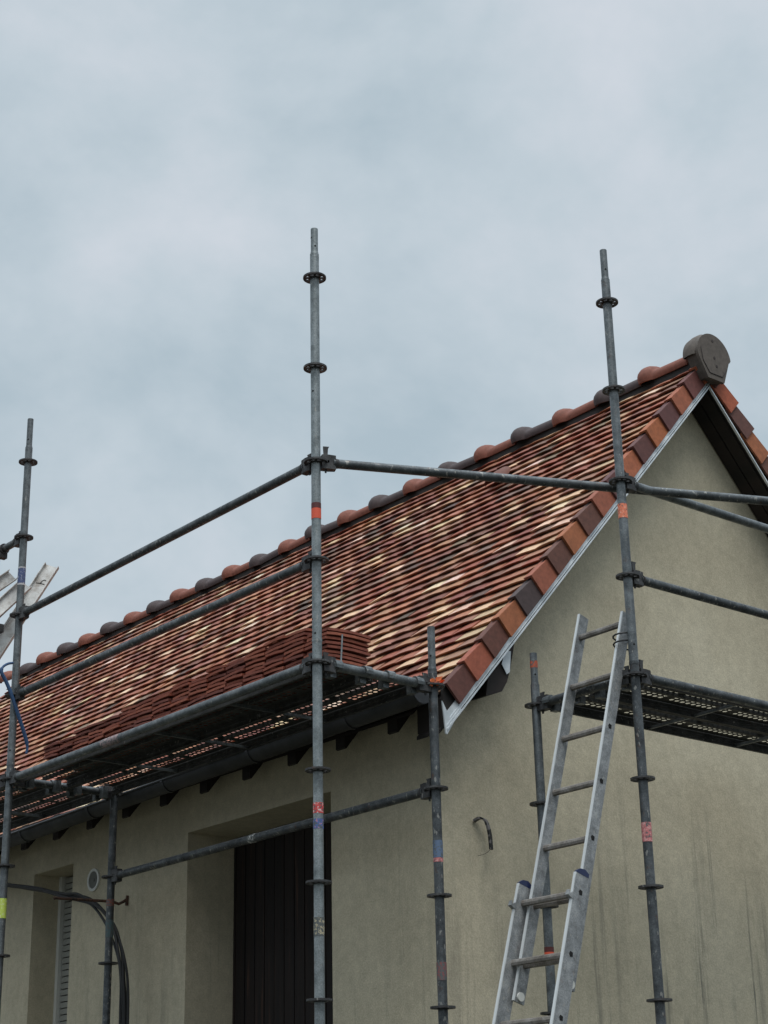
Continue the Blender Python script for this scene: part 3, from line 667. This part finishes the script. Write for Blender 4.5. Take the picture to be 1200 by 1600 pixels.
def along_x(x, y):
    m = Matrix(); m.translation = V(x+(BAY-PL)/2, y, Z0+PLZ); return m
plank(along_y(5.030, A[1]), 'outer perforated steel plank of the left platform carrying the tile stacks')
plank(along_y(5.346, A[1]), 'inner perforated steel plank of the left platform beside the gutter')
plank(along_y(5.030, C[1]), 'outer steel plank of the far bay seen from below at the left edge')
plank(along_y(5.346, C[1]), 'inner steel plank of the far bay at the left edge, nearest the gutter')
plank(along_x(B[0], 5.468), 'outer perforated steel plank on the gable platform, right side')
plank(along_x(B[0], 5.780), 'inner perforated steel plank on the gable platform, next to the wall')

# thin rod standing on the transom
b = MB(); b.tube(V(4.812, 6.135, Z0+.02), V(4.822, 6.135, 2.412), .0042, 10); tag(link('metal_rod', b.mesh('metal_rod', GALV)), 'thin metal rod standing upright in front of the nearest tile stack', 'rod')

# ------------------------------------------------------------------ stacks of spare tiles on the outer plank
random.seed(21)
heights = [8, 10, 10, 9, 9, 9, 8, 9, 8, 8, 8, 7, 7, 7, 6, 6]
ORD = ['nearest', 'second', 'third', 'fourth', 'fifth', 'sixth', 'seventh', 'eighth', 'ninth', 'tenth', 'eleventh', 'twelfth', 'thirteenth', 'fourteenth', 'fifteenth', 'last and lowest']
ST = [(.27, .072, .04), (.225, .06, .036), (.31, .09, .05), (.18, .05, .033)]
stm = []
for t_ in ST:
    for _ in range(2):
        b = MB(); b.tint = t_; l, w, cm = .256, .163, .0065; vs = []
        nx = 5
        for i in range(nx+1):
            x = -l/2+l*i/nx; c = -cm*(2*x/l)**2
            for yy in (-w/2, 0, w/2):
                cc = c+random.uniform(-.001, .001)-(.003 if yy else 0); vs += [Vector((x, yy, cc+.0125)), Vector((x, yy, cc))]
        fs = []
        for i in range(nx):
            for j in (0, 1):
                a = i*6+j*2; fs += [(a, a+6, a+8, a+2), (a+1, a+3, a+9, a+7)]
            a = i*6; fs += [(a, a+1, a+7, a+6), (a+4, a+10, a+11, a+5)]
        for a in (0, nx*6): fs += [(a, a+2, a+3, a+1), (a+2, a+4, a+5, a+3)]
        b.add(vs, fs)
        b.box((l/2-.02, -.02, -.012), (l/2-.004, .02, -.001)) # hanging nib
        stm.append(b.mesh('clay_tile', CLAY, 0))
for k, h in enumerate(heights):
    yc = 6.262+k*.1665; zb = Z0+PLZ+.014
    lab = f'{ORD[k]} stack of red clay tiles counting away from the central post' if k not in (0, 15) else ('nearest stack of red clay tiles, right of the central post, long side showing' if k == 0 else 'lowest and farthest stack of red clay tiles at the left end of the row')
    t = thing('tile_stack', V(4.885, yc, Z0+PLZ), lab, 'tile stack', 'stacks of spare tiles on the platform')
    lean = random.uniform(-.01, .01)
    for i in range(h):
        z = zb+i*(.0208 if k else .0208)
        m = Matrix.Translation(V(4.885+random.uniform(-.010, .010), yc+random.uniform(-.004, .004)+lean*i*.3, z)) @ Matrix.Rotation(random.gauss(0, .02)+(math.pi if i % 2 else 0), 4, 'Z') @ Matrix.Rotation(random.gauss(0, .01)+(.03 if k else .0)*random.choice((-1, 1)), 4, 'X')
        link('clay_tile', random.choice(stm), t, m)

# ------------------------------------------------------------------ extension ladder
lad = thing('extension_ladder', V(4.85, 5.66, -EYE), 'long aluminium extension ladder leaning on the scaffold in front of the gable', 'ladder')
K = 3.302; dv = Vector((1, 0, K)).normalized(); nx_ = Vector((-K, 0, 1)).normalized()   # up the ladder, out of its front face
def lx(z, s=0): return 6.074+(z-2.53)/K+s
def rail(y0, y1, depth, zlo, zhi, s, label):
    o = V(lx(zlo, s), 0, zlo); e2 = (zhi-zlo)/dv.z
    b = MB(); m = Matrix((Vector((0, 1, 0)), nx_, dv)).transposed().to_4x4()
    def Q(y, d, h): return o+Vector((0, y, 0))+nx_*d+dv*h
    pf = [(y0, -depth/2), (y0, depth/2), (y1, depth/2), (y1, -depth/2)]
    b.prism([Q(y, d, 0) for y, d in pf], dv*e2)
    r_ = link('rail', b.mesh('rail', ALU, 0), lad, label=label)
    b = MB(); b.prism([Q(y, d, .001) for y, d in [(y0-.0005, depth/2-.004), (y0-.0005, depth/2+.002), (y1+.0005, depth/2+.002), (y1+.0005, depth/2-.004)]], dv*(e2-.002))
    link('flange', b.mesh('flange', ALUF, 0), r_)
    return r_
def rung(ya, yb, z, s, n=False):
    c = V(lx(z, s), 0, z); b = MB(); h, w = .014, .014
    P = [c+nx_*a_+dv*b_ for a_, b_ in ((-w, -h*.6), (-w*.4, -h), (w*.6, -h), (w, -h*.3), (w, h*.5), (w*.5, h), (-w*.5, h), (-w, h*.4))]
    b.prism([q+Vector((0, ya, 0)) for q in P], (0, yb-ya, 0)); r_ = link('rung', b.mesh('rung', RUNG, 0), lad)
    return r_
RY0, RY1, LY0, LY1 = 5.497, 5.509, 5.806, 5.818
ru = rail(RY0, RY1, .064, .78, 2.585, 0, 'right rail of the upper section'); lu = rail(LY0, LY1, .064, .75, 2.655, 0, 'left rail of the upper section')
zz = 2.537
while zz > .8: rung(RY1, LY0, zz, 0); zz -= .2705
sL = -.056
rl = rail(RY0-.030, RY1-.029, .084, -EYE+.03, 1.275, sL, 'right rail of the lower section'); ll = rail(LY0+.028, LY1+.029, .084, -EYE+.03, 1.275, sL, 'left rail of the lower section')
zz = 1.195
while zz > -1.5: rung(RY1-.029, LY0+.028, zz, sL+.004); zz -= .2705
def hole(y, z, s, face, par):
    c = V(lx(z, s), y, z); b = MB()
    b.prism([c+nx_*a_+dv*b_ for a_, b_ in ((-.011, -.009), (.005, -.012), (.012, .002), (.007, .013), (-.009, .010))], (0, -.0012, 0)); link('rung_end', b.mesh('rung_end', HOLE, 0), par)
zz = 2.537-.2705*2
while zz > 1.4: hole(RY0, zz, 0, 0, ru); zz -= .2705
zz = 1.195
while zz > .4: hole(RY0-.030, zz, sL+.004, 0, rl); zz -= .2705
for (y0, y1, par) in ((RY0-.033, RY1-.026, rl), (LY0+.025, LY1+.032, ll)):
    c = V(lx(1.275, sL), 0, 1.275); b = MB()
    P = [(-.038, 0), (.040, 0), (.040, .006), (.020, .024), (-.010, .030), (-.038, .018)]
    b.prism([c+Vector((0, y0+.002, 0))+nx_*a_+dv*(b_-.001) for a_, b_ in P], (0, y1-y0-.004, 0)); link('end_cap', b.mesh('end_cap', BLUEP, 0), par, label='dark blue plastic end cap')
    c = V(lx(1.205, sL), 0, 1.205); b = MB()
    b.prism([c+Vector((0, y0-.001, 0))+nx_*a_+dv*b_ for a_, b_ in ((.036, .055), (.041, .06), (.041, -.02), (.062, -.038), (.066, -.020), (.070, -.045), (.040, -.055), (.036, -.03))], (0, y1-y0+.002, 0)); link('guide_hook', b.mesh('guide_hook', ALU, 0), par)
for y0, y1, z, par in ((LY0, LY1, .775, lu), (RY0, RY1, .80, ru)):
    b = MB(); c = V(lx(z), (y0+y1)/2, z); b.tube(c+Vector((0, -.016, 0)), c+Vector((0, .016, 0)), .02, 14); link('roller', b.mesh('roller', WHITEP), par)
# rope tie at the right rail near the post
b = MB(); b.path([V(lx(2.40)+.05*math.cos(a), 5.49+.04*math.sin(a), 2.40+.006*a) for a in [k*.5 for k in range(28)]], .0045, 6)
tag(link('tie_rope', b.mesh('tie_rope', BLACK)), 'dark rope tying the ladder head to the scaffold post', 'rope')

# ------------------------------------------------------------------ cables, hook, strip on the gable
base = [(11.6, 2.10), (10.844, 1.972), (10.704, 1.94), (10.301, 1.855), (9.96, 1.777), (9.756, 1.734), (9.595, 1.678), (9.435, 1.584), (9.315, 1.474), (9.232, 1.333), (9.193, 1.18), (9.17, .923), (9.16, .3), (9.15, -.6), (9.15, -1.55)]
def smooth(pts, n=6):
    o = []
    for i in range(len(pts)-1):
        p0, p1, p2, p3 = pts[max(i-1, 0)], pts[i], pts[i+1], pts[min(i+2, len(pts)-1)]
        for k in range(n):
            t = k/n; o.append(tuple(.5*((2*b_)+(-a_+c_)*t+(2*a_-5*b_+4*c_-d_)*t*t+(-a_+3*b_-3*c_+d_)*t**3) for a_, b_, c_, d_ in zip(p0, p1, p2, p3)))
    o.append(pts[-1]); return o
offs = [(0, 0, 0), (.012, .008, .010), (-.012, .006, .014), (.008, -.009, -.012), (-.008, .018, -.014)]
CABL = ['black cable in the middle of the sagging bundle under the eaves', 'innermost black cable of the bundle, lying closest to the side wall', 'outermost black cable of the bundle, nearest the scaffold', 'lowest black cable where the bundle sags from the left post', 'black cable that bows farthest left as the bundle turns down']
for k, (ox, oy, oz) in enumerate(offs):
    pts = []
    for i, (y_, z_) in enumerate(base):
        g = 1.0 if 4 < i < 12 else .45
        pts.append(tuple(V(5.55+ox*g+.006*math.sin(i*1.7+k), y_+oy*g*(1.8 if i > 7 else 1), z_+oz*g+(.007*math.sin(i*2.1+k*2) if 2 < i < 9 else 0))))
    b = MB(); b.path(smooth(pts), .0085, 8)
    tag(link('black_cable', b.mesh('black_cable', BLACK)), CABL[k], 'cable', 'black cables hanging under the eaves')
b = MB(); b.path([V(5.20, 9.455, 1.662), V(5.60, 9.445, 1.672), V(5.645, 9.444, 1.66), V(5.675, 9.443, 1.675), V(5.712, 9.442, 1.70)], .009, 8); b.path([V(5.700, 9.442, 1.655), V(5.704, 9.442, 1.715)], .010, 8)
tag(link('wall_tie', b.mesh('wall_tie', RUST)), 'rusty iron tie rod hooked into the side wall behind the dark post', 'tie rod')
# curved strip on the gable wall
b = MB(); prv = None
cu = [(5.955, 6.515, 1.722), (5.972, 6.488, 1.735), (5.992, 6.470, 1.722), (6.002, 6.462, 1.690), (6.008, 6.458, 1.65), (6.010, 6.456, 1.61), (6.010, 6.455, 1.575)]
cs = smooth(cu, 4); vs = []
for i, q in enumerate(cs):
    d = (Vector(cs[min(i+1, len(cs)-1)])-Vector(cs[max(i-1, 0)])).normalized(); s_ = Vector((1, .35, 0)).normalized(); s_ = (s_-d*s_.dot(d)).normalized(); n_ = d.cross(s_)
    hw = .014; q = V(*q); vs += [q-s_*hw-n_*.005, q+s_*hw-n_*.005, q+s_*hw+n_*.005, q-s_*hw+n_*.005]
b.add(vs, [(i*4+k, i*4+(k+1) % 4, i*4+4+(k+1) % 4, i*4+4+k) for i in range(len(cs)-1) for k in range(4)]+[(0, 1, 2, 3), tuple(len(vs)-4+k for k in range(4))])
stp = thing('curved_strip', V(5.98, 6.515, 1.70), 'bent dark plastic strip sticking out of the gable wall with a thin wire', 'strip')
smat, nt, p = mat('worn_black_strip', (.06, .055, .055), .7); a = noise(nt, 45, 3, .5, coord='World'); nt.links.new(ramp(nt, a, [(.46, (.01, .01, .01)), (.54, (.14, .13, .13))]), p.inputs['Base Color'])
link('strip', b.mesh('strip', smat, 40), stp)
b = MB(); b.path([V(6.005, 6.455, 1.575), V(5.99, 6.46, 1.560), V(5.97, 6.47, 1.548), V(5.94, 6.48, 1.540)], .0013, 6); link('wire', b.mesh('wire', BLACK), stp)

# ------------------------------------------------------------------ left edge: metal channel, strap, clamp and cord
def channel(p0, p1, wdt, dep, m, facing):
    p0 = Vector(p0); p1 = Vector(p1); d = (p1-p0).normalized(); n_ = (Vector(facing)-d*Vector(facing).dot(d)).normalized(); s_ = d.cross(n_)
    t_ = .004; pf = [(-wdt/2, 0), (wdt/2, 0), (wdt/2, dep), (wdt/2-t_, dep), (wdt/2-t_, t_), (-wdt/2+t_, t_), (-wdt/2+t_, dep), (-wdt/2, dep)]
    b = MB(); b.prism([p0+s_*a_+n_*b_ for a_, b_ in pf], p1-p0); return b, d, n_, s_
WCH, nt, p = mat('scuffed_white_channel', (.50, .49, .47), .55, .1); a = noise(nt, 14, 5, .6, coord='World'); nt.links.new(ramp(nt, a, [(.33, (.30, .27, .24)), (.5, (.50, .49, .47)), (.7, (.60, .60, .58))]), p.inputs['Base Color'])
face = (-.52, -.62, .25)
chn = thing('metal_channel', V(4.62, 9.3, 2.98), 'scuffed pale metal channel sticking up behind the left post, small black mark near its end', 'metal channel')
b, d_, n_, s_ = channel(V(4.47, 9.32, 2.74), V(5.005, 9.32, 3.695), .096, .026, WCH, face); link('profile', b.mesh('profile', WCH, 0), chn)
c = V(5.005, 9.32, 3.695)-d_*.145+n_*.0046; b = MB()
b.path([c-s_*.030-d_*.010, c-s_*.005-d_*.004, c+s_*.024-d_*.002], .0028, 6); b.path([c-s_*.006-d_*.004, c+s_*.000+d_*.022, c+s_*.010+d_*.030, c+s_*.018+d_*.026], .0028, 6)
link('ink_mark', b.mesh('ink_mark', INK), chn)
brk = thing('hoist_bracket', V(4.55, 9.2, 3.2), 'folded pale grey metal bracket with dark end crossing behind the left post', 'bracket')
b, d2, n2, s2 = channel(V(4.30, 9.22, 2.96), V(4.775, 9.22, 3.50), .085, .03, WCH, (-.42, -.85, .15)); link('profile', b.mesh('profile_b', WCH, 0), brk)
b, d2, n2, s2 = channel(V(4.46, 9.26, 3.34), V(4.70, 9.26, 3.555), .075, .03, WCH, (-.3, -.9, .1)); link('profile', b.mesh('profile_c', WCH, 0), brk)
b = MB(); b.box(V(4.50, 9.17, 3.155), V(4.62, 9.21, 3.205)); link('clip', b.mesh('clip', CASTM, 0), brk)
b = MB(); b.tube(V(4.677, 9.335, Z0+1.5), V(4.677, 9.385, Z0+1.5), .033, 20); b.box(V(4.655, 9.34, Z0+1.44), V(4.70, 9.38, Z0+1.475))
tag(link('tube_clamp', b.mesh('tube_clamp', CASTM, 30)), 'dark clamp around the short rail at the left edge', 'clamp')
b = MB(); b.path([V(4.655, 9.355, Z0+1.46), V(4.652, 9.355, 3.55), V(4.64, 9.35, 3.42), V(4.632, 9.35, 3.28)], .0042, 6)
tag(link('hanging_cord', b.mesh('hanging_cord', BLACK)), 'thin dark cord hanging from the clamp at the left edge', 'cord')
pts = smooth([V(4.640, 9.065, 2.942), V(4.605, 9.062, 2.93), V(4.574, 9.06, 2.905), V(4.566, 9.06, 2.873), V(4.600, 9.06, 2.821), V(4.637, 9.055, 2.746), V(4.690, 9.05, 2.622), V(4.752, 9.05, 2.470), V(4.752, 9.05, 2.407)], 5)
b = MB(); b.path(pts, lambda t: .0075 if t < .3 else (.0115 if t < .9 else .008), 8)
tag(link('blue_strap', b.mesh('blue_strap', BLUES)), 'blue strap looped over the left post and hanging down', 'strap')
